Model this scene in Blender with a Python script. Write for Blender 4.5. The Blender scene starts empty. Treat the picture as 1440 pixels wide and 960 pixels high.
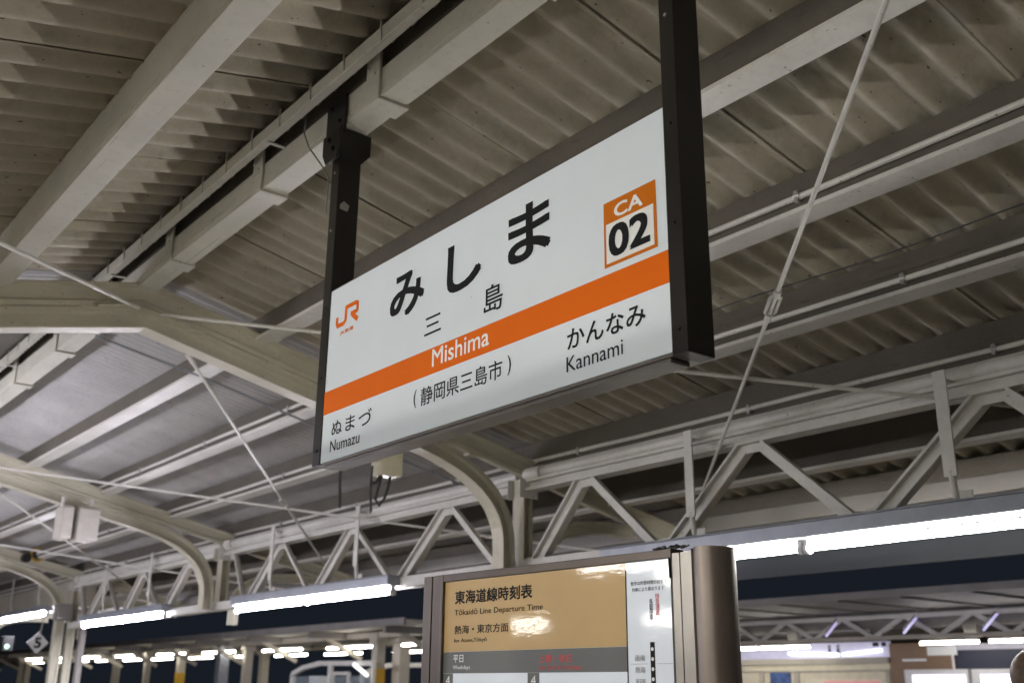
import bpy, math, random
from mathutils import Vector, Matrix
random.seed(7)
C = bpy.context.collection
sc = bpy.context.scene
CAM_Z = 1.6

# ------------------------------------------------------------------ camera
YAW, PITCH, ROLL = math.radians(38.284), math.radians(18.3095), math.radians(0.5506)
fw = Vector((math.sin(YAW)*math.cos(PITCH), math.cos(YAW)*math.cos(PITCH), math.sin(PITCH)))
r0 = Vector((math.cos(YAW), -math.sin(YAW), 0)); u0 = r0.cross(fw)
rt = math.cos(ROLL)*r0 + math.sin(ROLL)*u0
up = -math.sin(ROLL)*r0 + math.cos(ROLL)*u0
cd = bpy.data.cameras.new('camera'); cam = bpy.data.objects.new('camera', cd); C.objects.link(cam)
m = Matrix((rt, up, -fw)).transposed().to_4x4(); m.translation = Vector((0, 0, CAM_Z)); cam.matrix_world = m
cd.sensor_width = 36; cd.lens = 37.078; cd.clip_end = 800; cd.clip_start = .05
cd.dof.use_dof = True; cd.dof.focus_distance = 3.55; cd.dof.aperture_fstop = 3.2
sc.camera = cam

# ------------------------------------------------------------------ night sky, exposure
w = bpy.data.worlds.new('World'); sc.world = w; w.use_nodes = True
bg = w.node_tree.nodes['Background']; bg.inputs[0].default_value = (.36, .46, .68, 1); bg.inputs[1].default_value = .025
sc.view_settings.view_transform = 'Standard'; sc.view_settings.look = 'None'
sc.view_settings.exposure = 0; sc.view_settings.gamma = 1
try:
    sc.cycles.use_denoising = True; sc.cycles.max_bounces = 7; sc.cycles.sample_clamp_indirect = 6
except Exception: pass
TUBE_NEAR, TUBE_FAR, SIGN_GLOW = 110, 310, .06

# ------------------------------------------------------------------ materials
def new_mat(name):
    mt = bpy.data.materials.new(name); mt.use_nodes = True
    return mt, mt.node_tree, mt.node_tree.nodes['Principled BSDF']
def N(nt, kind, **kw):
    n = nt.nodes.new(kind)
    for k, v in kw.items():
        if k in n.inputs.keys(): n.inputs[k].default_value = v
        else: setattr(n, k, v)
    return n
def ramp(nt, src, stops):
    r = nt.nodes.new('ShaderNodeValToRGB'); e = r.color_ramp.elements
    while len(e) < len(stops): e.new(.5)
    for el, (p, c) in zip(e, stops):
        el.position = p; el.color = (c, c, c, 1) if isinstance(c, (int, float)) else (*c, 1)
    nt.links.new(src, r.inputs[0]); return r.outputs[0]
def mix(nt, fac, a, b, mode='MIX'):
    n = nt.nodes.new('ShaderNodeMix'); n.data_type = 'RGBA'; n.blend_type = mode
    for s, v in ((n.inputs[0], fac), (n.inputs[6], a), (n.inputs[7], b)):
        if hasattr(v, 'links') or isinstance(v, bpy.types.NodeSocket): nt.links.new(v, s)
        elif isinstance(v, tuple): s.default_value = (*v, 1) if len(v) == 3 else v
        else: s.default_value = v
    return n.outputs[2]
def coords(nt, scale=(1, 1, 1)):
    tc = nt.nodes.new('ShaderNodeTexCoord'); mp = nt.nodes.new('ShaderNodeMapping')
    mp.inputs['Scale'].default_value = scale; nt.links.new(tc.outputs['Object'], mp.inputs[0]); return mp.outputs[0]
def noise(nt, vec, scale, detail=5, rough=.6):
    n = N(nt, 'ShaderNodeTexNoise', Scale=scale, Detail=detail, Roughness=rough); nt.links.new(vec, n.inputs['Vector']); return n.outputs['Fac']
def paint(name, base, rough=.5, dirt=.35, rust=.5, grain=None, bump=.12):
    """old layered paint: patchy tone, grime, chips; grain = stretch vector for timber cracks"""
    mt, nt, b = new_mat(name); v = coords(nt)
    dk = tuple(c*.62 for c in base)
    c = mix(nt, ramp(nt, noise(nt, v, 2.3, 6), [(.38, 0.), (.72, dirt)]), base, dk)
    c = mix(nt, ramp(nt, noise(nt, v, 23, 6, .7), [(.5, 0.), (.8, dirt*.8)]), c, tuple(q*.5 for q in base))
    if grain:
        g = coords(nt, grain)
        gn = noise(nt, g, 9, 4, .55)
        c = mix(nt, ramp(nt, gn, [(.66, 0.), (.685, .5)]), c, (.05, .042, .032))
    if rust:
        vo = N(nt, 'ShaderNodeTexNoise', Scale=38, Detail=3); nt.links.new(v, vo.inputs['Vector'])
        c = mix(nt, ramp(nt, vo.outputs['Fac'], [(.70, 0.), (.74, rust)]), c, (.10, .065, .04))
    nt.links.new(c, b.inputs['Base Color']); b.inputs['Roughness'].default_value = rough
    bp = N(nt, 'ShaderNodeBump', Strength=bump, Distance=.01); nt.links.new(noise(nt, v, 60, 4), bp.inputs['Height'])
    nt.links.new(bp.outputs[0], b.inputs['Normal']); return mt
def plain(name, col, rough=.5, metal=0, emit=0, ecol=None, var=.15, vs=8):
    mt, nt, b = new_mat(name); v = coords(nt)
    c = mix(nt, ramp(nt, noise(nt, v, vs, 5), [(.4, 0.), (.7, 1.)]), col, tuple(q*(1-var) for q in col))
    nt.links.new(c, b.inputs['Base Color']); b.inputs['Roughness'].default_value = rough; b.inputs['Metallic'].default_value = metal
    if emit:
        b.inputs['Emission Color'].default_value = (*(ecol or col), 1); b.inputs['Emission Strength'].default_value = emit
    return mt
def lamp_mat(name, col, s):
    mt, nt, b = new_mat(name); b.inputs['Base Color'].default_value = (.8, .8, .8, 1)
    b.inputs['Emission Color'].default_value = (*col, 1); b.inputs['Emission Strength'].default_value = s; return mt
def roof_mat():
    mt, nt, b = new_mat('weathered_slate_sheet'); v = coords(nt)
    sep = nt.nodes.new('ShaderNodeSeparateXYZ'); nt.links.new(v, sep.inputs[0])
    dv = N(nt, 'ShaderNodeMath', operation='DIVIDE'); nt.links.new(sep.outputs[1], dv.inputs[0]); dv.inputs[1].default_value = .978
    fl = N(nt, 'ShaderNodeMath', operation='FLOOR'); nt.links.new(dv.outputs[0], fl.inputs[0])
    wn = N(nt, 'ShaderNodeTexWhiteNoise', noise_dimensions='1D'); nt.links.new(fl.outputs[0], wn.inputs['W'])
    c = mix(nt, wn.outputs['Value'], (.44, .40, .315), (.53, .485, .385))
    c = mix(nt, ramp(nt, noise(nt, coords(nt, (.9, 3.2, 1)), 2.2, 7, .65), [(.46, 0.), (.78, .6)]), c, (.22, .195, .15))
    c = mix(nt, ramp(nt, noise(nt, v, 17, 6, .7), [(.5, 0.), (.8, .4)]), c, (.22, .20, .16))
    c = mix(nt, ramp(nt, noise(nt, v, 4.5, 3), [(.58, 0.), (.66, .45)]), c, (.56, .54, .48))
    c = mix(nt, ramp(nt, noise(nt, coords(nt, (.6, 1.6, 1)), 30, 2), [(.715, 0.), (.73, .8)]), c, (.035, .028, .02))
    nt.links.new(c, b.inputs['Base Color']); b.inputs['Roughness'].default_value = .85
    bp = N(nt, 'ShaderNodeBump', Strength=.25, Distance=.01); nt.links.new(noise(nt, v, 45, 5), bp.inputs['Height'])
    nt.links.new(bp.outputs[0], b.inputs['Normal']); return mt
M = dict(
 roof=roof_mat(),
 ribbed=paint('pale_ribbed_roof_metal', (.50, .485, .47), .5, .55, .6),
 steel=paint('cream_painted_rail_steel', (.56, .53, .42), .42, .4, .6),
 white=paint('white_painted_steel', (.66, .64, .59), .42, .5, .75),
 timber=paint('white_painted_timber', (.64, .62, .54), .55, .4, .45, (9, .09, 9)),
 raw=paint('dark_weathered_timber', (.115, .10, .08), .8, .6, .3, (6, .5, 6), .4),
 black=plain('black_brown_sign_paint', (.014, .012, .011), .32, 0, var=.3),
 frame=plain('brown_anodised_aluminium', (.085, .071, .062), .38, .75, var=.12),
 frame_l=plain('grey_anodised_aluminium', (.24, .225, .21), .35, .8, var=.1),
 bronze=plain('dark_bronze_aluminium', (.21, .172, .148), .36, .35, var=.15),
 orange=plain('orange_sign_film', (.62, .115, .001), .7, emit=.17, var=.03),
 gold=plain('ochre_orange_sign_film', (.52, .135, .003), .7, emit=.12, var=.03),
 ink=plain('black_lettering_film', (.010, .011, .013), .7, var=.05),
 whitefilm=plain('white_lettering_film', (.82, .83, .82), .4, emit=SIGN_GLOW, var=.02),
 lampgrey=plain('grey_lamp_housing', (.34, .36, .40), .4, .3, var=.15),
 lampwhite=plain('white_lamp_reflector', (.8, .8, .8), .35, var=.05),
 fascia=plain('slate_blue_fascia_sheet', (.014, .018, .025), .6, var=.15, vs=2),
 tube=lamp_mat('warm_fluorescent_tube', (1, .97, .91), TUBE_NEAR*1.2),
 tubef=lamp_mat('cool_fluorescent_tube', (.90, .88, 1), TUBE_FAR*1.15),
 tubes=lamp_mat('bright_side_tube', (1, .96, .88), 70),
 tubee=lamp_mat('eave_side_tube', (1, .955, .87), 132),
 tubel=lamp_mat('dim_side_tube', (1, .97, .91), 35),
 tubed=lamp_mat('distant_fluorescent_tube', (1, .95, .86), 22),
 led=lamp_mat('lavender_led_strip', (.62, .56, 1), .8),
 asphalt=plain('platform_paving', (.23, .222, .21), .85, var=.3, vs=3),
 tact=plain('yellow_tactile_paving', (.62, .43, .05), .7),
 ballast=plain('dark_track_ballast', (.08, .072, .065), .95, var=.5, vs=20),
 railsteel=plain('worn_track_rail', (.25, .2, .17), .4, .8),
 cable=plain('black_cable_rubber', (.012, .012, .013), .5),
 boxcream=plain('cream_plastic_box', (.50, .46, .33), .5),
 spk=plain('beige_speaker_shell', (.46, .43, .38), .55),
 galv=plain('galvanised_steel', (.45, .44, .42), .4, .6),
 farcream=plain('far_cream_paint', (.50, .46, .38), .6, var=.2, vs=1.5),
 fargrey=plain('far_grey_paint', (.21, .195, .18), .6, var=.25, vs=1.5),
 yellow=plain('yellow_warning_band', (.62, .36, .03), .5),
)
for k in ('orange', 'gold', 'whitefilm', 'ink'): M[k].node_tree.nodes['Principled BSDF'].inputs['Specular IOR Level'].default_value = .2
def sign_face_mat():
    mt, nt, b = new_mat('white_backlit_sign_face'); v = coords(nt)
    c = mix(nt, ramp(nt, noise(nt, v, 3, 6), [(.4, 0.), (.75, .5)]), (.72, .785, .84), (.655, .72, .77))
    c = mix(nt, ramp(nt, noise(nt, v, 32, 2), [(.765, 0.), (.78, .8)]), c, (.2, .2, .2))
    nt.links.new(c, b.inputs['Base Color']); b.inputs['Roughness'].default_value = .55; b.inputs['Specular IOR Level'].default_value = .25
    nt.links.new(c, b.inputs['Emission Color']); b.inputs['Emission Strength'].default_value = SIGN_GLOW; return mt
M['face'] = sign_face_mat()
def poster(name, col, rough=.12, emit=.0):
    mt, nt, b = new_mat(name); v = coords(nt)
    c = mix(nt, ramp(nt, noise(nt, v, 2, 4), [(.4, 0.), (.7, 1.)]), col, tuple(q*.88 for q in col))
    nt.links.new(c, b.inputs['Base Color']); b.inputs['Roughness'].default_value = .5
    b.inputs['Coat Weight'].default_value = 1; b.inputs['Coat Roughness'].default_value = .04
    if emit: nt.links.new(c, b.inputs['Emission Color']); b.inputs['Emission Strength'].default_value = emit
    bp = N(nt, 'ShaderNodeBump', Strength=.09, Distance=.003)
    nt.links.new(noise(nt, coords(nt, (1, 1, 2.2)), 13, 5, .6), bp.inputs['Height'])
    nt.links.new(bp.outputs[0], b.inputs['Coat Normal']); return mt
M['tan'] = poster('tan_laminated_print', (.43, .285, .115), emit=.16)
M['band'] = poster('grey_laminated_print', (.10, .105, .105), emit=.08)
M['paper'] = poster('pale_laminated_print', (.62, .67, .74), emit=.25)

# ------------------------------------------------------------------ mesh builder
class MB:
    def __init__(s): s.v = []; s.f = []; s.smooth = False
    def add(s, vs, fs):
        o = len(s.v); s.v += [tuple(p) for p in vs]; s.f += [tuple(i+o for i in f) for f in fs]; return s
    def box(s, x0, x1, y0, y1, z0, z1):
        return s.add([(x, y, z) for x in (x0, x1) for y in (y0, y1) for z in (z0, z1)],
                     [(0, 1, 3, 2), (4, 6, 7, 5), (0, 4, 5, 1), (2, 3, 7, 6), (0, 2, 6, 4), (1, 5, 7, 3)])
    def bar(s, a, b, wd, ht, side=(1, 0, 0)):
        a, b = Vector(a), Vector(b); d = (b-a).normalized(); x = Vector(side); x = (x-d*x.dot(d)).normalized(); y = d.cross(x)
        p = [q + x*i*wd/2 + y*j*ht/2 for q in (a, b) for i, j in ((-1, -1), (1, -1), (1, 1), (-1, 1))]
        return s.add(p, [(3, 2, 1, 0), (4, 5, 6, 7)] + [(i, (i+1) % 4, (i+1) % 4+4, i+4) for i in range(4)])
    def tube(s, pts, r, n=10, cap=True):
        pts = [Vector(p) for p in pts]; rings = []; ref = None
        for i, p in enumerate(pts):
            d = (pts[min(i+1, len(pts)-1)]-pts[max(i-1, 0)]).normalized()
            if ref is None: ref = Vector((0, 0, 1)) if abs(d.z) < .9 else Vector((1, 0, 0))
            x = (ref-d*ref.dot(d)).normalized(); y = d.cross(x); ref = x
            rr = r[i] if isinstance(r, (list, tuple)) else r
            rings.append([p + x*math.cos(t*2*math.pi/n)*rr + y*math.sin(t*2*math.pi/n)*rr for t in range(n)])
        vs = [q for g in rings for q in g]; fs = []
        for i in range(len(rings)-1):
            for t in range(n): fs.append((i*n+t, i*n+(t+1) % n, (i+1)*n+(t+1) % n, (i+1)*n+t))
        if cap: fs += [tuple(range(n))[::-1], tuple(range((len(rings)-1)*n, len(rings)*n))]
        s.smooth = True; return s.add(vs, fs)
    def sweep(s, prof, path, Y=0):
        """prof = [(n, b)] around the section, path = [(x, z)] in the XZ plane, n to the left of travel, b along Y"""
        P = [Vector((p[0], p[1])) for p in path]; rings = []
        for i, p in enumerate(P):
            a = (p-P[i-1]).normalized() if i else None; b = (P[i+1]-p).normalized() if i < len(P)-1 else None
            if a is None: a = b
            if b is None: b = a
            na, nb = Vector((-a.y, a.x)), Vector((-b.y, b.x)); mm = (na+nb).normalized(); k = 1/max(.3, mm.dot(na))
            rings.append([(p.x+mm.x*n*k, Y+bb, p.y+mm.y*n*k) for n, bb in prof])
        n = len(prof); vs = [q for g in rings for q in g]; fs = []
        for i in range(len(rings)-1):
            for t in range(n): fs.append((i*n+t, i*n+(t+1) % n, (i+1)*n+(t+1) % n, (i+1)*n+t))
        fs += [tuple(range(n))[::-1], tuple(range((len(rings)-1)*n, len(rings)*n))]
        return s.add(vs, fs)
    def build(s, name, mat, parent=None, bevel=0, loc=(0, 0, 0), smooth=None):
        me = bpy.data.meshes.new(name); me.from_pydata(s.v, [], s.f)
        import bmesh
        bm = bmesh.new(); bm.from_mesh(me); bmesh.ops.recalc_face_normals(bm, faces=bm.faces); bm.to_mesh(me); bm.free()
        me.materials.append(mat if not isinstance(mat, str) else M[mat])
        o = bpy.data.objects.new(name, me); C.objects.link(o); o.location = loc
        if parent: o.parent = parent
        if s.smooth if smooth is None else smooth:
            me.polygons.foreach_set('use_smooth', [True]*len(me.polygons))
            try: me.set_sharp_from_angle(angle=math.radians(40))
            except Exception: pass
        if bevel:
            b = o.modifiers.new('bevel', 'BEVEL'); b.width = bevel; b.segments = 2; b.limit_method = 'ANGLE'
        return o
def tag(o, label, cat, group=None, kind=None):
    if kind: o['kind'] = kind
    if label: o['label'] = label
    if cat: o['category'] = cat
    if group: o['group'] = group
    return o
def thing(name, label, cat, loc=(0, 0, 0), rz=0, group=None):
    o = bpy.data.objects.new(name, None); C.objects.link(o); o.location = loc; o.rotation_euler = (0, 0, rz)
    o.empty_display_size = .1
    return tag(o, label, cat, group)
def copy_tree(o, parent=None):
    c = o.copy(); C.objects.link(c); c.parent = parent
    for ch in list(o.children): copy_tree(ch, c)
    return c
def struct(name, mb, mat):
    o = mb.build(name, mat); o['kind'] = 'structure'; return o
def text_obj(name, body, u0, u1, v0, v1, mat, parent, X, Y0, Z0, bold=0., vertical=False):
    """lettering lying in the plane X, u runs along -Y from Y0, v up from Z0; fitted to its box"""
    cu = bpy.data.curves.new('lettering', 'FONT'); cu.body = body; cu.resolution_u = 4
    if vertical: cu.body = '\n'.join(body); cu.space_line = .8
    t = bpy.data.objects.new('lettering', cu); C.objects.link(t); bpy.context.view_layer.update()
    me = bpy.data.meshes.new_from_object(t.evaluated_get(bpy.context.evaluated_depsgraph_get()))
    bpy.data.objects.remove(t); bpy.data.curves.remove(cu)
    xs = [v.co.x for v in me.vertices]; ys = [v.co.y for v in me.vertices]
    a, b, c, d = min(xs), max(xs), min(ys), max(ys)
    if bold:                                   # heavier weight: the outline laid four times, shifted by the stroke gain
        vs = [v.co.copy() for v in me.vertices]; fs = [tuple(p.vertices) for p in me.polygons]; V = []; F = []
        for k, (i, j) in enumerate(((-1, -1), (1, -1), (1, 1), (-1, 1))):
            o_ = len(V); V += [(p.x+i*bold, p.y+j*bold, k*.00012) for p in vs]; F += [tuple(q+o_ for q in f) for f in fs]
        bpy.data.meshes.remove(me); me = bpy.data.meshes.new(name); me.from_pydata(V, [], F)
        a -= bold; b += bold; c -= bold; d += bold
    for v in me.vertices:
        u = u0+(v.co.x-a)/(b-a)*(u1-u0); q = v0+(v.co.y-c)/(d-c)*(v1-v0)
        v.co = (X-v.co.z, Y0-u, Z0+q)
    me.materials.clear(); me.materials.append(M[mat])
    o = bpy.data.objects.new(name, me); C.objects.link(o); o.parent = parent
    if not bold: sd = o.modifiers.new('film', 'SOLIDIFY'); sd.thickness = .0006; sd.offset = 0
    return o

# ------------------------------------------------------------------ setting: platforms and tracks
Y0, Y1 = -6, 60
struct('platform', MB().box(-3.3, 7.0, Y0, Y1, -1.1, 0), 'asphalt')
struct('track_bed', MB().box(-200, 200, -60, 300, -1.4, -1.15), 'ballast')
struct('far_platform', MB().box(10.2, 30, Y0, Y1+40, -1.1, 0), 'asphalt')
struct('side_platform', MB().box(-16, -5.9, Y0, Y1, -1.1, 0), 'asphalt')
for x in (5.9, -2.5):
    o = MB().box(x, x+.3, Y0, Y1, .001, .006).build('tactile_strip', 'tact'); o['kind'] = 'structure'
for x in (7.9, 9.0, -4.1, -5.1):
    o = MB().box(x, x+.07, Y0, Y1, -1.15, -1.0).build('track_rail', 'railsteel'); o['kind'] = 'structure'

# ------------------------------------------------------------------ canopy roof
RX = 2.07                                      # ridge
def zr(x): return 1.6+2.428-.208*(x-2.84)      # right slope of the sheets
def zl(x): return 1.6+2.476-.235*(1.136-x)
PIT = .163; WAVES = 6; SHEET = PIT*WAVES
def corrugated(name, xa, xb, zf, ya, yb, label, phase, PIT=PIT, amp=.031, mat='roof'):
    SHEET = PIT*WAVES if mat == 'roof' else PIT*12; waves = round(SHEET/PIT)
    mb = MB(); vs = []; nx = 3; seg = 12
    k0 = round((ya-phase)/SHEET); k1 = round((yb-phase)/SHEET)
    for k in range(k0, k1):
        rows = []; jx = random.uniform(-.01, .01); jz = random.uniform(-.004, .004)
        n = waves*seg+(8 if mat == 'roof' else 0)
        for i in range(n+1):
            y = phase+k*SHEET+i*PIT/seg
            t = i/n
            h = amp*math.sin(2*math.pi*i/seg - 1.2)
            for j in range(nx+1):
                x = xa+(xb-xa)*j/nx
                vs_z = zf(x)+h + ((.012*(t-.5) + jz) if mat == 'roof' else 0)
                rows.append((x, y, vs_z))
        fs = []
        for i in range(n):
            for j in range(nx):
                a = i*(nx+1)+j; fs.append((a, a+1, a+nx+2, a+nx+1))
        mb.add(rows, fs)
    mb.smooth = False
    o = mb.build(name, mat, smooth=True)
    sd = o.modifiers.new('sheet', 'SOLIDIFY'); sd.thickness = .007; sd.offset = 1
    return tag(o, label, 'roof')
RY0, RY1 = -4.6, 23.6
YM = 6.4
corrugated('corrugated_roof', 2.12, 7.12, zr, RY0, YM, 'grey beige corrugated slate roof over the sign, right of the ridge beam', 6.45-SHEET*3)
corrugated('corrugated_roof', -2.95, 2.02, zl, RY0, YM, 'grey beige corrugated slate roof at upper left, left of the ridge beam', 3.906)
corrugated('corrugated_roof', 2.12, 7.12, lambda x: zr(x)-.012, 6.45, RY1, 'pale finely ribbed metal roof of the far bays right of the ridge', 6.45, .09, .024, 'ribbed')
corrugated('corrugated_roof', -2.95, 2.02, lambda x: zl(x)-.012, 6.84, RY1, 'pale finely ribbed metal roof of the far bays left of the ridge', 6.84, .09, .024, 'ribbed')
tag(MB().bar((1.93, RY0, 4.33), (2.21, RY0, 4.33), .02, .02).box(1.90, 2.24, RY0, RY1, 4.30, 4.33).build('ridge_cap', 'roof'), 'flat cap strip closing the roof along the ridge', 'ridge cap')

# ridge beam with packing collars
rb = thing('ridge_beam', 'white painted timber ridge beam with collars carrying the station sign', 'beam', (0, 0, 0))
MB().box(1.995, 2.125, RY0, RY1, 4.0, 4.026).build('soffit_board', 'timber', rb, .003)
MB().box(1.997, 2.123, RY0, RY1, 4.030, 4.142).build('beam', 'timber', rb, .004)
MB().box(2.03, 2.115, RY0, RY1, 4.1425, 4.30).build('packing_timber', 'raw', rb)  # dark strip added to stand for the shaded gap between beam and roof
for y in (1.25, 2.42, 3.50, 4.63, 5.83, 6.95, 8.1, 9.25, 10.4, 11.55, 12.7, 13.9, 15.1, 16.3):
    hw = .055
    MB().box(1.981, 1.9948, y-hw, y+hw, 3.998, 4.22).box(1.981, 2.138, y-hw, y+hw, 3.985, 3.9978).box(2.1252, 2.138, y-hw, y+hw, 3.998, 4.1)\
        .tube([(1.981, y-.02, 4.12), (1.970, y-.02, 4.12)], .009, 6).tube([(1.981, y+.03, 4.16), (1.970, y+.03, 4.16)], .008, 6).build('collar', 'timber', rb, .004, smooth=False)
tr = thing('cable_duct', 'thin white cable duct tied along the left side of the ridge beam', 'cable duct', (1.905, 0, 4.172))
MB().box(-.022, .022, RY0, RY1, -.035, .035).build('duct', 'timber', tr, .004)
ty = None; y = -1.
while y < 17.5:
    if ty is None:
        ty = MB().tube([(-.024, 0, -.04), (-.027, .004, .02), (-.022, .01, .10), (.004, .012, .19)], .005, 5).build('cable_tie', 'white', tr, loc=(0, y, 0))
    else:
        c = ty.copy(); C.objects.link(c); c.location.y = y; c.scale.z = random.uniform(.75, 1.15)
    y += .305
for y in (-.6, 1.9, 4.35, 6.6, 9.2): MB().box(-.01, .0885, y-.012, y+.012, -.043, -.0365).build('support_bracket', 'white', tr, .002)

# purlins
def purlin(x, right, label, cond, eave=False):
    if right:
        zb = 1.6+2.44-.235*(x-RX)
        t = thing('purlin', label, 'purlin', (x, 0, zb), group='purlins under the roof sheets')
        top = zr(x)-zb-.026
        if eave:
            MB().box(-.07, .07, RY0, RY1, .0, .12).build('beam', 'fargrey', t, .004)
            MB().box(-.05, .05, RY0, RY1, .1205, top).build('packing_timber', 'raw', t)
        else:
            MB().box(-.072, .070, RY0, RY1, -.014, .008).build('flange', 'white', t, .003)
            MB().box(-.064, .055, RY0, RY1, .0085, top).build('packing_timber', 'raw', t, .003)
        if cond:
            mb = MB(); mb.tube([(-.082, RY0+i*.7, .052+.004*math.sin(i*1.7)) for i in range(41)], .0145, 8)
            mb.build('conduit', 'white', t)
            cl = None
            for i in range(13):
                yy = RY0+3.9+i*1.63
                if cl is None: cl = MB().tube([(-.082, -.015, .052), (-.082, .015, .052)], .021, 8).box(-.1, -.058, -.01, .01, .02, .0755).build('pipe_clip', 'galv', t, loc=(0, yy, 0), smooth=False)
                else: c = cl.copy(); C.objects.link(c); c.location.y = yy
    else:
        zb = 1.6+2.22-.235*(1.2-x)
        t = thing('purlin', label, 'purlin', (x, 0, zb), group='purlins under the roof sheets')
        MB().box(-.066, .066, RY0, RY1, 0, .028).build('soffit_board', 'timber', t, .003)
        MB().box(-.064, .064, RY0, RY1, .032, .235).build('beam', 'timber', t, .004)
    return t
purlin(2.90, True, 'purlin running directly behind the top of the sign, first right of the ridge beam', False)
purlin(3.72, True, 'purlin with a pipe beside it, second right of the ridge beam', True)
purlin(4.52, True, 'purlin with a conduit level with the sign bottom corner, third right of the ridge', True)
purlin(5.33, True, 'purlin with a conduit just behind the truss top chord', True)
purlin(6.15, True, 'purlin seen through the upper openings of the truss', False)
purlin(6.95, True, 'outermost purlin along the eave seen just above the lamp housing', False, True)
purlin(1.20, False, 'broad white purlin crossing the upper left corner, first left of the ridge', False)
for i, x in enumerate((.34, -.55, -1.45, -2.6)):
    purlin(x, False, ['second', 'third', 'fourth', 'fifth'][i]+' white purlin left of the ridge beam', False)
# eave fascia
tag(MB().box(7.02, 7.06, RY0, 6.9, 2.49, 2.93).build('eave_fascia', 'fascia'), 'dark slate blue fascia board hanging along the canopy eave behind the tube lights', 'fascia')
tag(MB().box(-3.02, -2.98, RY0, RY1, 2.6, 3.04).build('eave_fascia', 'fascia'), 'dark fascia board along the left eave of the canopy', 'fascia')

# ------------------------------------------------------------------ steel frames of old rails
def rail(h=.145, foot=.068, head=.031, flip=False):
    p = [(0, -foot), (0, foot), (.010, foot), (.022, .012), (h*.68, .010), (h*.76, head), (h*.97, head), (h, head*.7),
         (h, -head*.7), (h*.97, -head), (h*.76, -head), (h*.68, -.010), (.022, -.012), (.010, -foot)]
    return [(h-n, b) for n, b in p] if flip else p
def bez(a, b, c, n=10): return [((1-t)**2*a[0]+2*t*(1-t)*b[0]+t*t*c[0], (1-t)**2*a[1]+2*t*(1-t)*b[1]+t*t*c[1]) for t in [i/n for i in range(n+1)]]
SL = .224
def make_frame(label, foot=0):
    t = thing('steel_frame', label, 'roof frame', (RX, 0, 0), group='cream rail frames across the platform')
    zb = 1.6+2.139
    half = [(2.0, zb-SL*2.0)] + bez((2.0, zb-SL*2.0), (2.885, zb-SL*2.885+.02), (2.865, 2.62), 12)[1:] + [(2.865, foot)]
    path = [(-x, z) for x, z in half[::-1]] + [(0, zb)] + half
    MB().sweep(rail(), path).build('arch_rail', 'steel', t)
    e = 4.98
    MB().sweep([(n+.147, b) for n, b in rail(flip=True)], [(-e, zb-SL*e), (-3.2, zb-SL*3.2), (0, zb), (3.2, zb-SL*3.2), (e, zb-SL*e)]).build('rafter_rail', 'steel', t)
    for s in (1, -1):
        # a pair of vertical rails forms the column, with an outer knee brace
        MB().sweep([(n*.85, b) for n, b in rail()], [(s*3.06, foot), (s*3.06, zb-SL*3.12+.13)] if s < 0 else [(s*3.06, zb-SL*3.12+.13), (s*3.06, foot)]).build('column', 'steel', t)
        kb = [(s*3.32, 2.3)] + bez((s*3.32, 2.5), (s*3.32, zb-SL*3.5-.08), (s*4.3, zb-SL*4.3+.05), 10)
        if s > 0: kb = kb[::-1]
        MB().sweep([(-n*.7, b*.8) for n, b in rail()], kb).build('knee_brace', 'steel', t)
        for yy in (-.082, .070): MB().box(s*3.10-.09, s*3.10+.09, yy, yy+.012, zb-SL*3.12-.02, zb-SL*3.12+.13).build('gusset_plate', 'white', t, .003)
    for sx in (-1, 1):
        MB().bar((sx*.002, 0, zb+.151), (sx*.3, 0, zb+.151-SL*.3), .012, .125, (0, 0, 1)).build('splice_plate', 'steel', t, .003)
        for d in (.35, .9, 1.45, 2.0, 2.6):
            MB().box(sx*d-.05, sx*d+.05, -.04, .04, zb-SL*d+.138, zb-SL*d+.156).build('spacer_block', 'steel', t, .003)
    return t
FR = [(6.4, 'cream rail frame passing behind the sign with its apex left of the sign'),
      (12.0, 'cream rail frame with speakers hung on it, second one back'),
      (17.6, 'cream rail frame with a yellow horn, third one back on the left'),
      (.8, 'cream rail frame just behind the camera side of the sign, overhead'),
      (-4.2, 'cream rail frame behind the viewer'), (23.2, 'farthest cream rail frame of the canopy')]
f0 = make_frame('x'); f1 = make_frame('x', 2.46)
for i, (y, lb) in enumerate(FR):
    f = (f0, f1)[i] if i < 2 else copy_tree(f1 if y in (.8, 23.2) else f0)
    f.location.y = y; f['label'] = lb

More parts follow.
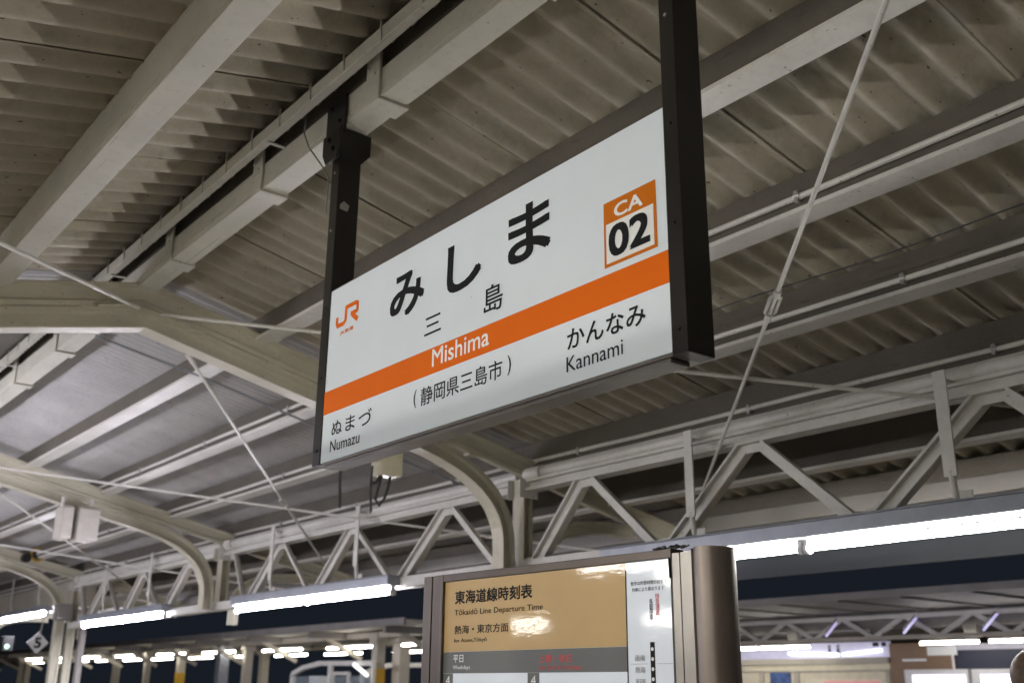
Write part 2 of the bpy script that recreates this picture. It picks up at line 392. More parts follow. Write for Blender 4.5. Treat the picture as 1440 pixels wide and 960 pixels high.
# ------------------------------------------------------------------ lattice trusses along the columns
def truss(ya, yb, tops, bots, label):
    t = thing('lattice_truss', label, 'truss', (5.19, ya, 0), group='lattice trusses between the columns')
    L = yb-ya
    ch = MB()
    ch.tube([(-.01, .05, 3.205), (-.01, L-.05, 3.205)], .043, 12)
    ch.box(-.05, .05, .05, L-.05, 3.145, 3.165).box(-.012, .03, .05, L-.05, 3.10, 3.1445).box(-.06, .06, .05, L-.05, 3.075, 3.0998)
    ch.build('top_chord', 'white', t)
    MB().box(-.075, .06, .03, L-.03, 2.455, 2.475).box(-.075, -.06, .03, L-.03, 2.4755, 2.545).box(.045, .06, .03, L-.03, 2.4755, 2.545).build('bottom_chord', 'white', t, .003)
    seq = sorted([(y-ya, 1) for y in tops]+[(y-ya, 0) for y in bots])
    for (a, ka), (b, kb_) in zip(seq, seq[1:]):
        if ka == kb_: continue
        za, zb = (3.07 if ka else 2.49), (3.07 if kb_ else 2.49); a += .04 if ka != 1 else .055; b -= .04 if kb_ != 1 else .055
        d = Vector((0, b-a, zb-za)).normalized(); nn = Vector((0, -d.z, d.y))
        mb = MB()
        if nn.z < 0: nn = -nn
        rib, pl = nn*.030, nn*-.008
        mb.bar(Vector((-.012, a, za))+pl, Vector((-.012, b, zb))+pl, .010, .058, (1, 0, 0))
        mb.bar(Vector((-.030, a, za))+rib, Vector((-.030, b, zb))+rib, .046, .018, (1, 0, 0))
        mb.bar(Vector((.022, a, za))-nn*.033, Vector((.022, b, zb))-nn*.033, .058, .010, (1, 0, 0))
        mb.build('diagonal', 'white', t, .002)
    for y in tops: MB().box(-.018, -.008, y-ya-.055, y-ya+.055, 3.02, 3.0745).build('gusset_plate', 'white', t, .002)
    for y in bots:
        if .1 < y-ya < L-.1: MB().box(-.018, -.008, y-ya-.10, y-ya+.10, 2.4755, 2.57).build('gusset_plate', 'white', t, .002)
    sl = MB(); sl.tube([(-.01, L-.24, 3.20), (-.01, L-.06, 3.20)], .062, 12); sl.build('sleeve', 'white', t)
    return t
t1 = truss(.8, 6.4, [1.1, 2.57, 4.13, 5.66], [1.86, 3.37, 4.9, 6.3], 'white lattice truss nearest on the right, above the large tube light')
t2 = truss(6.4, 12.0, [7.4, 9.0, 10.5, 11.75], [6.62, 8.2, 9.75, 11.3], 'white lattice truss in the middle, above the tube light left of the timetable')
t3 = copy_tree(t2); t3.location.y = 12.0; t3['label'] = 'white lattice truss farthest on the left, ending at the last column'
for q, y, lb in ((t1, .8, 'left side lattice truss beside the viewer'), (t2, 6.4, 'left side lattice truss ahead of the viewer'), (t2, 12.0, 'left side lattice truss far ahead')):
    c = copy_tree(q); c.location = (-1.05, y, 0); c['label'] = lb

# ------------------------------------------------------------------ tube lights
def tube_light(L, mat, label, hang):
    t = thing('tube_light', label, 'lamp', (5.06, 0, 2.388), group='tube lights under the trusses')
    MB().box(-.075, .075, -L/2, L/2, .045, .128).box(-.085, .085, -L/2-.004, L/2+.004, .1285, .138).build('housing', 'lampgrey', t, .004)
    MB().add([(-.03, -L/2+.01, .0448), (.03, -L/2+.01, .0448), (.02, -L/2+.01, .034), (-.02, -L/2+.01, .034),
              (-.03, L/2-.01, .0448), (.03, L/2-.01, .0448), (.02, L/2-.01, .034), (-.02, L/2-.01, .034)],
             [(0, 1, 2, 3), (7, 6, 5, 4), (0, 4, 5, 1), (1, 5, 6, 2), (2, 6, 7, 3), (3, 7, 4, 0)]).build('reflector', 'lampwhite', t)
    for s in (-1, 1):
        a, b = (s*.045, s*(L/2-.05))
        MB().tube([(0, a, -.002), (0, b, -.002)], .021, 10).build('tube', mat, t)
        for yy in (s*.022, s*(L/2-.025)):
            MB().box(-.022, .022, yy-.014, yy+.014, -.035, .033).tube([(0, yy-.012, -.010), (0, yy+.012, -.010)], .032, 10).build('socket', 'lampwhite', t)
    for y in hang:
        MB().box(-.012, .0, y-.036, y+.036, .24, .80).box(.0002, .10, y-.04, y+.04, .74, .75).tube([(0.02, y, .13), (.0, y, .27)], .018, 8)\
            .bar((.02, y-.09, .14), (.02, y-.02, .14), .008, .05).build('hanger', 'white', t, .002, smooth=False).location.z = .03
    return t
l0 = tube_light(3.24, 'tube', 'large bright tube light nearest on the right behind the timetable post', (-.93, .84))
l0.location.y = 3.71
lamps = [(5.06, 9.66, 2.42, 'two tube light left of the timetable board under the middle truss', 'tubef'),
         (5.06, 14.97, 2.46, 'two tube light left of centre under the far truss', 'tubef'),
         (5.19, 20.6, 2.75, 'two tube light at the far left edge under the cream beam', 'tubef'),
         (-.92, 3.9, 2.45, 'tube light on the left side truss beside the viewer', 'tubel'),
         (-.92, 9.9, 2.45, 'tube light on the left side truss ahead of the viewer', 'tubef'),
         (-.92, 15.4, 2.45, 'tube light on the left side truss far ahead', 'tubef')]
for x, y, z, lb, mt in lamps:
    c = copy_tree(l0); c.location = (x, y, z); c['label'] = lb
    if mt != 'tube':
        for ch in c.children:
            if ch.name.startswith('tube'):
                ch.data = ch.data.copy(); ch.data.materials[0] = M[mt]

# ------------------------------------------------------------------ brace rods in the roof plane
def rod(a, b, label, buckle=.5):
    a, b = Vector(a), Vector(b); t = thing('brace_rod', label, 'brace rod', a, group='brace rods in the roof plane')
    L = (b-a); sag = Vector((0, 0, -.012))
    MB().tube([Vector(), L*.25+sag*.7, L*.5+sag, L*.75+sag*.7, L], .0115, 8).build('rod', 'white', t)
    d = L.normalized(); c = L*buckle+sag
    s1 = d.cross(Vector((0, 0, 1))).normalized()
    mb = MB()
    for s in (-1, 1): mb.tube([c-d*.10, c-d*.075+s1*s*.024, c+d*.075+s1*s*.024, c+d*.10], .009, 6)
    for s in (-1, 1): mb.tube([c+d*s*.085, c+d*s*.14], .019, 8)
    mb.build('turnbuckle', 'white', t)
    MB().bar(L-d*.2, L, .03, .014).build('end_plate', 'white', t); MB().bar(Vector(), d*.16, .03, .014).build('end_plate', 'white', t)
def rz_(x): return 3.80-.233*abs(x-RX)
rod((2.15, .9, rz_(2.15)), (6.8, 6.3, rz_(6.8)), 'pale brace rod with turnbuckle hanging diagonally right of the sign', .378)
rod((2.15, 6.3, rz_(2.15)+.05), (6.8, .9, rz_(6.8)), 'pale brace rod passing nearly level behind the sign to the truss', .8)
rod((2.45, 6.6, rz_(2.45)), (6.8, 11.9, rz_(6.8)), 'pale brace rod with turnbuckle crossing the bay left of the sign', .45)
rod((2.15, 11.9, rz_(2.15)), (6.8, 6.5, rz_(6.8)), 'pale brace rod crossing nearly level beneath the second bay', .8)
rod((2.3, 12.1, rz_(2.3)), (6.8, 17.5, rz_(6.8)), 'brace rod in the third bay falling towards the far column', .5)
rod((2.15, 17.5, rz_(2.15)), (6.8, 12.1, rz_(6.8)), 'brace rod in the third bay nearly level in view', .8)
rod((2.0, 6.3, rz_(2.0)+.06), (-2.7, .9, rz_(-2.7)), 'pale brace rod at the left edge running up to the frame apex', .6)

# thin cables and a pipe under the sheets
tag(MB().tube([(2.05, 7.3, 3.93), (2.9, 7.3, 3.77), (3.75, 7.32, 3.58), (5.3, 7.3, 3.26)], .009, 6).build('roof_cable', 'lampgrey'), 'grey cable across the purlins just behind the frame left of the sign', 'cable')
tag(MB().tube([(4.1, 1.2+i*.35, 3.52+.01*math.sin(i*1.3)) for i in range(14)], .004, 5).build('roof_cable', 'cable'), 'thin dark wire running under the roof sheets right of the sign', 'cable')

# ------------------------------------------------------------------ the station name sign
SX, SY, SZ = 2.0, 3.777, 1.6+.8635; SW, SH = 1.937, .742
sg = thing('station_sign', 'large white hanging station name sign with orange stripe on black posts', 'sign', (0, 0, 0))
MB().box(SX+.002, SX+.10, SY-SW-.0005, SY+.0005, SZ-.010, SZ-.0005).box(SX+.012, SX+.088, SY-SW+.02, SY-.02, SZ-.022, SZ-.0095).build('bottom_rail', 'frame_l', sg, .0015)
MB().box(SX+.002, SX+.10, SY-SW-.0005, SY+.0005, SZ+SH+.0005, SZ+SH+.006).build('top_rail', 'frame', sg, .0015)
face = MB().box(SX, SX+.098, SY-SW, SY, SZ, SZ+SH).build('panel', 'face', sg, .001)
MB().box(SX-.0016, SX-.0003, SY-SW+.0005, SY-.0005, SZ+.199, SZ+.296).build('stripe', 'orange', face)
def stext(body, u0, u1, v0, v1, mat='ink', bold=0., X=SX-.0012, nm='lettering'): return text_obj(nm, body, u0, u1, v0, v1, mat, face, X, SY, SZ, bold)
stext('み', .483, .719, .470, .648, bold=.022); stext('し', .864, 1.070, .468, .655, bold=.022); stext('ま', 1.218, 1.438, .466, .664, bold=.022)
stext('三', .730, .836, .352, .420, bold=.008); stext('島', 1.089, 1.193, .336, .434, bold=.008)
stext('Mishima', .788, 1.123, .223, .289, 'whitefilm', .008, SX-.0024)
stext('(', .676, .694, .094, .162); stext(')', 1.222, 1.240, .094, .162)
stext('静岡県三島市', .722, 1.195, .093, .160, bold=.006)
stext('ぬ', .080, .162, .100, .158, bold=.006); stext('ま', .190, .262, .098, .158, bold=.006); stext('づ', .290, .386, .096, .158, bold=.006)
stext('Numazu', .075, .304, .034, .080); stext('かんなみ', 1.513, 1.842, .106, .172, bold=.012); stext('Kannami', 1.509, 1.750, .039, .086)
# operator emblem: a hooked stroke joined to a second letter
def stroke(mb, pts, wd, X):
    for a, b in zip(pts, pts[1:]):
        a, b = Vector(a), Vector(b); d = (b-a).normalized(); n = Vector((-d.y, d.x))*wd/2; a2, b2 = a-d*wd*.0, b+d*wd*.0
        q = [a2+n, a2-n, b2-n, b2+n]
        mb.add([(X, SY-p.x, SZ+p.y) for p in q]+[(X-.0006, SY-p.x, SZ+p.y) for p in q], [(0, 1, 2, 3), (7, 6, 5, 4), (0, 4, 5, 1), (1, 5, 6, 2), (2, 6, 7, 3), (3, 7, 4, 0)])
    for p in pts[1:-1]:
        n = 10; q = [(p[0]+math.cos(i*2*math.pi/n)*wd/2, p[1]+math.sin(i*2*math.pi/n)*wd/2) for i in range(n)]
        mb.add([(X-.0007, SY-a, SZ+b) for a, b in q], [tuple(range(n))])
lg = MB()
stroke(lg, [(.066, .607), (.066, .578), (.074, .567), (.122, .567), (.136, .577), (.138, .590), (.138, .633), (.220, .633), (.230, .628), (.230, .600), (.222, .594), (.178, .594)], .0185, SX-.0010)
stroke(lg, [(.190, .594), (.196, .585), (.236, .556)], .020, SX-.0011)
lg.build('emblem', 'orange', face)
stext('JR東海', .098, .206, .517, .538, 'orange', .01)
# station number box
MB().box(SX-.0020, SX-.0004, SY-1.8975, SY-1.683, SZ+.318, SZ+.526).build('code_box', 'gold', face)
MB().box(SX-.0030, SX-.0021, SY-1.887, SY-1.693, SZ+.328, SZ+.454).build('code_field', 'whitefilm', face)
stext('CA', 1.729, 1.847, .464, .508, 'whitefilm', .02, SX-.0031); stext('02', 1.704, 1.873, .341, .443, 'ink', .028, SX-.0040)
for ya, yb, fl in ((SY+.0006, SY+.067, 1), (SY-SW-.058, SY-SW-.0006, -1)):
    MB().box(SX-.004, SX+.104, ya, yb, SZ-.004 if fl > 0 else SZ-.012, 4.0).build('post', 'black', sg, .003)
    yc = (ya+yb)/2
    for z in (2.52, 2.83, 3.14, 3.5, 3.78): MB().tube([(SX-.0045, yc, z), (SX-.009, yc, z)], .006, 8).build('screw', 'galv' if z > 3.4 else 'black', sg)
    b_ = MB().box(1.980, 1.9925, yc-.085, yc+.085, 3.955, 4.145)
    b_.add([(x, yc+p, z) for x in (1.966, 1.9795) for p, z in ((-.08, 3.975), (.08, 3.975), (.08, 3.885), (.05, 3.83), (-.05, 3.83), (-.08, 3.885))],
           [(0, 1, 2, 3, 4, 5), (11, 10, 9, 8, 7, 6)]+[(i, (i+1) % 6, (i+1) % 6+6, i+6) for i in range(6)])
    for z in (4.11, 4.02): b_.tube([(1.981, yc+.04*(1 if z > 4.1 else -1), z), (1.968, yc+.04*(1 if z > 4.1 else -1), z)], .011, 6)
    for dy in (-.02, .02): b_.tube([(1.967, yc+dy, 3.94 if dy > 0 else 3.885), (1.953, yc+dy, 3.94 if dy > 0 else 3.885)], .012, 6)
    b_.build('bracket', 'black', sg, .003, smooth=False)
    b_ = MB().add([(x, y, z) for y in (yc-.0355, yc+.0355) for x, z in ((1.994, 3.998), (2.15, 3.998), (2.15, 3.90), (2.11, 3.85), (1.994, 3.85))],
           [(0, 1, 2, 3, 4), (9, 8, 7, 6, 5)]+[(i, (i+1) % 5, (i+1) % 5+5, i+5) for i in range(5)])
    b_.build('saddle', 'black', sg, .004, smooth=False)
# little metal sticker on the post
MB().add([(SX+.012, SY-.0006, 3.60), (SX+.05, SY-.0006, 3.595), (SX+.058, SY-.0006, 3.625), (SX+.03, SY-.0006, 3.64), (SX+.012, SY-.0006, 3.62), (SX+.012, SY+.0004, 3.60), (SX+.05, SY+.0004, 3.595), (SX+.058, SY+.0004, 3.625), (SX+.03, SY+.0004, 3.64), (SX+.012, SY+.0004, 3.62)], [(0, 1, 2, 3, 4), (9, 8, 7, 6, 5)]+[(i, (i+1) % 5, (i+1) % 5+5, i+5) for i in range(5)]).build('sticker', 'galv', sg)
tag(MB().tube([(1.99, 2.12, 4.02), (1.98, 2.06, 3.95), (1.975, 2.0, 3.93), (1.975, 1.93, 3.96), (1.98, 1.88, 4.02)], .009, 6).build('hanging_chain', 'galv'), 'short loose chain drooping beside the right sign post at the top', 'chain')
# chain and loose wire beside the left bracket
wl = MB().tube([(1.96, 4.07, 4.2), (1.958, 4.075, 4.08), (1.965, 4.03, 3.99), (1.99, 3.93, 3.86), (2.01, 3.9, 3.80), (2.01, 3.9, 3.62)], .004, 5)
tag(wl.build('hanging_wire', 'galv'), 'thin loose wire hanging down the ridge beam beside the left sign bracket', 'wire')

# ------------------------------------------------------------------ timetable board
bd = thing('timetable_board', 'timetable board with tan header in a brown metal frame with rounded post', 'timetable board', (2.30, 3.298, 0), math.radians(3.16))
BW = 1.087; ZT = 1.6+.381
pn = MB().box(0, .03, -BW, 0, .75, ZT).build('print_panel', 'paper', bd)
MB().box(-.0012, -.0003, -.902, 0, 1.6+.132, ZT-.0005).build('header_field', 'tan', pn)
MB().box(-.0012, -.0003, -.902, 0, 1.6+.058, 1.6+.1315).build('header_field', 'band', pn)
def btext(body, u0, u1, v0, v1, mat='ink', bold=0., vert=False): return text_obj('lettering', body, u0, u1, v0, v1, mat, pn, -.0020, 0, 1.6, bold, vert)
M['red'] = plain('red_print', (.55, .03, .04), .4); M['whiteink'] = plain('white_print', (.75, .76, .76), .4); M['greyink'] = plain('grey_print', (.32, .33, .35), .4)
btext('東海道線時刻表', .060, .478, .298, .346, bold=.024); btext('Tōkaidō Line Departure Time', .060, .530, .253, .279, bold=.006)
btext('熱海・東京方面', .062, .357, .193, .223, bold=.012); btext('for Atami,Tōkyō', .060, .243, .160, .178)
btext('平日', .058, .116, .095, .121, 'whiteink', .01); btext('Weekdays', .058, .154, .068, .085, 'whiteink')
btext('土曜・休日', .510, .662, .089, .114, 'red', .01); btext('Sat, Sun & Holidays', .510, .708, .064, .080, 'red')
for u in (.001, .455):
    MB().box(-.0012, -.0003, -(u+.056), -u, .8, 1.6+.0575).build('hour_strip', 'band', pn)
    btext('4', u+.017, u+.041, .018, .049, 'whiteink')
    hrs = ['5', '6', '7', '8']
    for i, h in enumerate(hrs): btext(h, u+.017, u+.041, .018-.085*(i+1), .049-.085*(i+1), 'whiteink')
MB().box(-.0013, -.0002, -.906, -.902, .8, 1.6+.358).build('rule_line', 'ink', pn)
btext('数字は所要時間の目安で', .925, 1.070, .310, .322, bold=.006); btext('列車により異なります', .930, 1.058, .291, .303, bold=.006)
btext('各駅停車', .9975, 1.0125, .205, .268, bold=.006, vert=True); btext('特急通過', 1.022, 1.038, .218, .282, 'red', .012, True)
ln = MB().box(-.0013, -.0002, -1.013, -.996, .8, 1.6+.142); ln.build('line_diagram', 'ink', pn)
dots = MB(); rules = MB()
for i in range(14):
    z = 1.6+.122-i*.0285
    dots.tube([(-.0015, -1.0045, z), (-.0022, -1.0045, z)], .0055, 10)
    if i % 2: rules.box(-.0012, -.0004, -1.08, -1.02, z-.014, z-.0128).box(-.0012, -.0004, -.985, -.915, z-.014, z-.0128)
dots.build('station_dot', 'whiteink', pn); rules.build('rule_line', 'greyink', pn)
for i, s in enumerate(('函南', '熱海', '湯河原', '真鶴', '根府川')): btext(s, .935, .975, .088-i*.034, .106-i*.034, 'greyink', .02)
# frame: top rail, left post with grooves, right post half round
MB().box(-.012, .05, -BW-.01, -.0002, ZT+.0003, ZT+.027).build('top_rail', 'frame', bd, .002)
lp = MB().box(-.014, .05, .0002, .014, .5, ZT+.027).box(-.010, .05, .0145, .066, 0, ZT+.027).box(-.006, .05, .0665, .073, 0, ZT+.026).box(-.010, .055, .0735, .122, 0, ZT+.027)
lp.build('side_post', 'frame', bd, .003)
rp = MB().box(-.006, .05, -BW-.014, -BW-.0005, .5, ZT+.005); rp.build('gasket', 'cable', bd)
MB().box(-.014, .06, -BW-.044, -BW-.0145, 0, ZT+.013).box(-.012, .07, -BW-.088, -BW-.0445, 0, ZT+.014).build('side_strip', 'frame_l', bd, .002)
prof = [(-.014, -.0885)]+[(.03-.075*math.sin(math.pi*k/16)-(.044 if k == 0 else 0)*0, -.0895-.0525+.0525*math.cos(math.pi*k/16)) for k in range(2, 17)]+[(.06, -.19), (.09, -.17), (.09, -.0885)]
vs = [(x, -BW+y, z) for z in (0, ZT+.020) for x, y in prof]; n = len(prof)
MB().add(vs, [tuple(range(n))[::-1], tuple(range(n, 2*n))]+[(i, (i+1) % n, (i+1) % n+n, i+n) for i in range(n)]).build('rounded_post', 'bronze', bd, smooth=True)
ld = MB()
for i in range(26):
    u = BW-.08+random.random()*.13; ld.bar((-.013+random.random()*.02, -u, ZT+.024+random.random()*.01), (-.013+random.random()*.03, -u-.02*random.random()-.006, ZT+.028+random.random()*.01), .004, .004)
ld.bar((-.0145, -BW-.008, ZT-.06), (-.0145, -BW-.006, ZT), .002, .011, (0, 0, 1)).build('torn_seal', 'cable', bd)
MB().box(.05, .12, -BW-.05, .1, .0, ZT-.01).build('back_box', 'frame', bd, .004)

# ------------------------------------------------------------------ equipment hung on the frames
jb = thing('junction_box', 'cream junction box with black cables hanging behind the lower edge of the sign', 'junction box', (3.87, 6.3, 3.02))
MB().box(-.09, .085, -.06, .08, 0, .235).build('box', 'boxcream', jb, .008)
MB().box(-.095, .09, -.065, .085, .2355, .25).build('lid', 'boxcream', jb, .003)
MB().box(-.36, -.095, -.02, .06, .12, .16).tube([(-.30, 0, .1), (-.25, 0, .07), (-.2, 0, .1)], .03, 8).box(-.2, -.12, -.05, .03, .09, .119).box(-.24, -.21, -.05, .0, .08, .119).build('mount', 'boxcream', jb, smooth=False)
for pts in ([(-.37, 0, .13), (-.372, .01, -.05), (-.365, 0, -.26)], [(-.13, 0, .06), (-.128, .01, -.1), (-.12, 0, -.27)],
            [(-.05, 0, 0), (-.07, 0, -.08), (-.09, 0, -.17), (-.06, 0, -.21), (-.02, 0, -.16), (.01, 0, -.07), (.02, 0, 0)], [(-.13, 0, -.06), (-.09, 0, -.05), (-.06, 0, -.0)]):
    MB().tube(pts, .011, 6).build('cable', 'cable', jb)
sp = thing('loudspeaker', 'pair of beige box loudspeakers strapped under the second frame', 'loudspeaker', (3.42, 11.85, 3.08))
for dx, wd in ((-.15, .13), (.07, .24)):
    MB().box(dx-wd/2, dx+wd/2, -.13, .13, 0, .36).build('cabinet', 'spk', sp, .03)
    MB().box(dx-wd/2+.012, dx+wd/2-.012, -.137, -.131, .03, .33).build('grille', 'spk', sp, .004)
for dx in (-.185, .115): MB().box(dx-.015, dx+.015, -.02, .02, .36, .46).build('strap', 'white', sp)
hn = thing('horn', 'small yellow and black horn mounted on the third frame at left', 'horn', (4.44, 17.35, 3.5))
MB().tube([(0, .1, 0), (0, 0, 0), (0, -.06, 0), (0, -.12, 0)], [.05, .06, .085, .11], 14).build('bell', plain('dull_yellow_horn', (.36, .22, .03), .5), hn)
MB().tube([(-.0, -.121, 0), (0, -.13, 0)], .075, 12).tube([(-.14, 0, -.05), (-.14, -.12, -.06)], .07, 10).build('driver', 'cable', hn)
MB().box(-.02, .02, .05, .25, -.02, .02).build('arm', 'white', hn)
cb = thing('control_box', 'grey control box with a strut on the far left column', 'control box', (4.96, 17.3, 2.56))
MB().box(-.12, .10, -.12, .12, 0, .24).build('box', 'fargrey', cb, .01)
MB().box(.28, .36, -.06, .06, -1.3, -.05).box(.28, .75, -.06, .06, -.0495, .02).build('duct', 'fargrey', cb, .005)
dm = thing('platform_number_sign', 'white diamond sign with black numeral 5 hanging from a rod', 'sign', (5.10, 19.0, 2.28))
a = .17
def pt(s, y): return [(0, y, -s), (0, y, s)]
di = MB().add([(-a, -.015, 0), (0, -.015, -a), (a, -.015, 0), (0, -.015, a), (-a, .015, 0), (0, .015, -a), (a, .015, 0), (0, .015, a)],
              [(0, 1, 2, 3), (7, 6, 5, 4), (0, 4, 5, 1), (1, 5, 6, 2), (2, 6, 7, 3), (3, 7, 4, 0)])
dmp = di.build('plate', plain('white_sign_enamel', (.7, .7, .7), .4), dm, .004)
nt5 = text_obj('numeral', '5', -.055, .055, -.085, .085, 'ink', dmp, 0, 0, 0, .03)
for v in nt5.data.vertices: v.co = (-v.co.y, -.0165, v.co.z)
MB().tube([(.02, 0, .16), (.05, 0, .45)], .012, 6).build('rod', 'galv', dm)
sgn = thing('signal_lamp', 'small dark signal box with a lit green ring at the far left', 'signal', (4.88, 20, 2.24))
MB().box(-.07, .10, 0, .15, -.07, .17).build('case', 'cable', sgn, .01)
MB().tube([(0.0, -.004, 0), (0, -.012, 0)], .036, 14).build('lens', lamp_mat('green_signal_lens', (.01, .9, .2), 1.6), sgn)
MB().tube([(0.0, -.0125, 0), (0, -.014, 0)], .020, 12).build('lens_centre', 'cable', sgn)
cp = thing('link_beam', 'broad cream box beam of the stair canopy at the far left edge', 'beam', (5.42, 0, 0))
MB().box(0, .3, 18.3, 32, 2.86, 3.34).build('beam', 'farcream', cp, .01)
MB().box(-.05, -.0005, 18.3, 32, 2.84, 2.9).build('lip', 'white', cp)
st = MB().box(-2.6, 5.40, 18.3, 32, 3.50, 3.55)
tag(st.build('ceiling_panel', 'fargrey'), 'dark flat ceiling panel of the stair canopy at far left', 'ceiling panel')

# ------------------------------------------------------------------ far platform, left part
fc = thing('far_canopy', 'cream platform canopy across the tracks, behind the rows of small lamps', 'canopy', (0, 0, 0))
MB().box(10.6, 16.2, 16.4, 64, 2.72, 2.80).build('roof', 'farcream', fc)
MB().box(10.55, 10.5995, 16.4, 64, 2.70, 2.83).build('fascia', 'fargrey', fc)
for i in range(16):
    y = 17.2+i*2.9
    MB().bar((10.65, y, 2.66), (15, y, 2.66), .09, .13, (0, 1, 0)).build('rafter', 'fargrey', fc)
    MB().bar((11.0, y, 2.62), (11.9, y, 2.2), .07, .09, (0, 1, 0)).build('knee_brace', 'farcream', fc)
MB().box(13.85, 14.1, 16.4, 64, 2.59, 2.7).box(11.5, 11.64, 16.4, 64, 2.59, 2.7).build('beam', 'farcream', fc)
cols = [(28, 12, 46.6, .2), (37, 12, 45.6, .2), (164, 12, 35.4, .2), (206, 12, 32.7, .17), (253, 12, 30.1, .2), (312, 11.6, 26.4, .26), (348, 12, 25.8, .2), (370, 13.9, 28.8, .22), (531, 11.6, 18.92, .2), (562, 12, 18.7, .26)]
for px_, x, y, wd in cols:
    MB().box(x-wd/2, x+wd/2, y-wd/2, y+wd/2, 0, 2.72).box(x-wd*.7, x+wd*.7, y-wd*.7, y+wd*.7, 2.5, 2.69).build('column', 'lampgrey' if px_ == 312 else 'farcream', fc, .01)
    if px_ in (253, 531):
        o = MB().box(x-wd/2-.004, x+wd/2+.004, y-wd/2-.004, y+wd/2+.004, 1.62, 2.0).build('warning_band', 'yellow', fc)
def small_lamp(x, y, z, L, label, group='tube lamps of the far platform'):
    t = thing('far_lamp', label, 'lamp', (x, y, z), group=group)
    MB().tube([(0, -L/2, 0), (0, L/2, 0)], .024, 8).build('tube', 'tubed', t)
    MB().box(-.03, .03, -L/2-.02, L/2+.02, .04, .07).build('housing', 'fargrey', t)
    return t
fl = None
rowA = [(17.6, .9), (20.04, 1.95), (23.17, 1.94), (26.7, 1.95), (29.92, 2.), (33.4, 1.94), (36.65, 2.), (40.3, 1.9), (43.4, 2.)]
rowB = [(21.2, 1.85), (24.5, 1.85), (27.35, 1.85), (30.7, 1.6), (33.5, 1.86), (36.76, 1.85), (39.57, 1.89), (42.7, 1.8), (45.4, 1.6), (48.6, 1.6), (51.6, 2.), (55.6, 2.6)]
for X_, row, nm in ((11.6, rowA, 'nearer'), (13.97, rowB, 'farther')):
    for i, (y, L_) in enumerate(row):
        z = 2.43+max(0, y-20)*.0055
        if fl is None: fl = small_lamp(X_, y, z, 1.75, 'x'); c = fl
        else: c = copy_tree(fl); c.location = (X_, y, z)
        for ch in c.children: ch.scale = (1, L_/1.75, 1)
        c['label'] = 'small tube lamp in the %s row under the canopy across the tracks' % nm
        c['group'] = 'tube lamps of the %s row across the tracks' % nm
# glass shelter
sh = thing('glass_shelter', 'white framed glass waiting shelter on the far platform left of the timetable', 'shelter', (11.0, 0, 0))
f_ = MB()
P = [(0, 21.45, 0), (0, 21.35, 1.9), (0, 20.9, 2.02), (0, 20.2, 2.10), (0, 18.1, 2.08)]
for a_, b_2 in zip(P, P[1:]): f_.bar(a_, b_2, .09, .09)
f_.bar((0, 19.75, 0), (0, 19.75, 2.08), .06, .12).bar((0, 18.1, 0), (0, 18.1, 2.08), .07, .07)
f_.bar((0, 19.65, 1.9), (0, 19.0, 1.9), .05, .06).bar((0, 19.0, 0), (0, 19.0, 1.9), .05, .06).bar((0, 19.62, 0), (0, 19.62, 1.9), .05, .05)
g_ = MB()
for a_, b_2 in zip(P, P[1:]): g_.bar((1.7, a_[1], a_[2]), (1.7, b_2[1], b_2[2]), .09, .09)
g_.build('rear_frame', 'white', sh)
f_.build('frame', 'white', sh)
gm, gnt, gb = new_mat('shelter_glass'); gb.inputs['Base Color'].default_value = (.35, .4, .42, 1); gb.inputs['Roughness'].default_value = .05; gb.inputs['Alpha'].default_value = .3
MB().box(-.01, .01, 18.15, 21.3, .1, 1.85).build('glass', gm, sh)
MB().tube([(-.1, 18.65, 2.06), (-.1, 18.15, 1.86)], .04, 8).build('strip_light', lamp_mat('shelter_strip', (1, .97, .93), 1.5), sh)
MB().box(.3, .5, 20.7, 21.2, 1.55, 1.86).build('notice', 'whitefilm', sh)

# ------------------------------------------------------------------ far platform, right part
tc = thing('kiosk_canopy', 'grey truss canopy across the tracks above the kiosk at lower right', 'canopy', (0, 0, 0))
MB().box(14.0, 17.0, 4.0, 15.6, 2.955, 3.03).box(17.0005, 30, 4.0, 15.6, 2.70, 3.028).build('roof', 'fargrey', tc)
MB().box(13.95, 13.9995, 4.0, 15.6, 2.94, 3.04).build('fascia', 'fargrey', tc)
for y in (10.9, 9.8, 8.75, 7.65, 12.0, 13.1, 6.5):
    MB().bar((14.05, y, 2.94), (16.7, y, 2.94), .05, .028, (0, 1, 0)).build('rafter', 'fargrey', tc)
MB().box(16.76, 16.84, 4, 15.6, 2.84, 2.91).build('top_chord', 'white', tc)
MB().box(16.74, 16.86, 4, 15.6, 2.50, 2.56).build('bottom_chord', 'farcream', tc)
y = 4.2; k = 0
while y < 15.4:
    a_, b_2 = (16.8, y, 2.53 if k % 2 else 2.88), (16.8, y+.62, 2.88 if k % 2 else 2.53)
    MB().bar(a_, b_2, .05, .075).build('diagonal', 'white', tc); y += .62; k += 1
for y in (7.3, 9.35, 11.1, 12.9):
    MB().box(17.0, 17.14, y-.11, y+.11, 2.5, 3.1).build('strut', 'fargrey', tc)
for y in (4.6, 15.3): MB().box(16.7, 16.9, y-.1, y+.1, 0, 2.9).build('column', 'farcream', tc)
for i, (y, pos) in enumerate(((11.57, 'left of the three'), (10.06, 'middle one'), (8.69, 'right of the three'))):
    pa = Vector((16.2, y, 2.56)); q = 17.3/16.2
    q = 17.0/16.2; pb = Vector((17.0, (y-.31)*q, 1.6+1.245*q))
    t = thing('led_strip', 'slanted lavender light strip under the far canopy, '+pos, 'light strip', pa, group='slanted lavender light strips')
    MB().tube([Vector(), pb-pa], .019, 8).build('tube', 'led', t)
    MB().tube([Vector((0, 0, .06)), pb-pa+Vector((0, 0, .06))], .018, 6).build('housing', 'lampwhite', t)
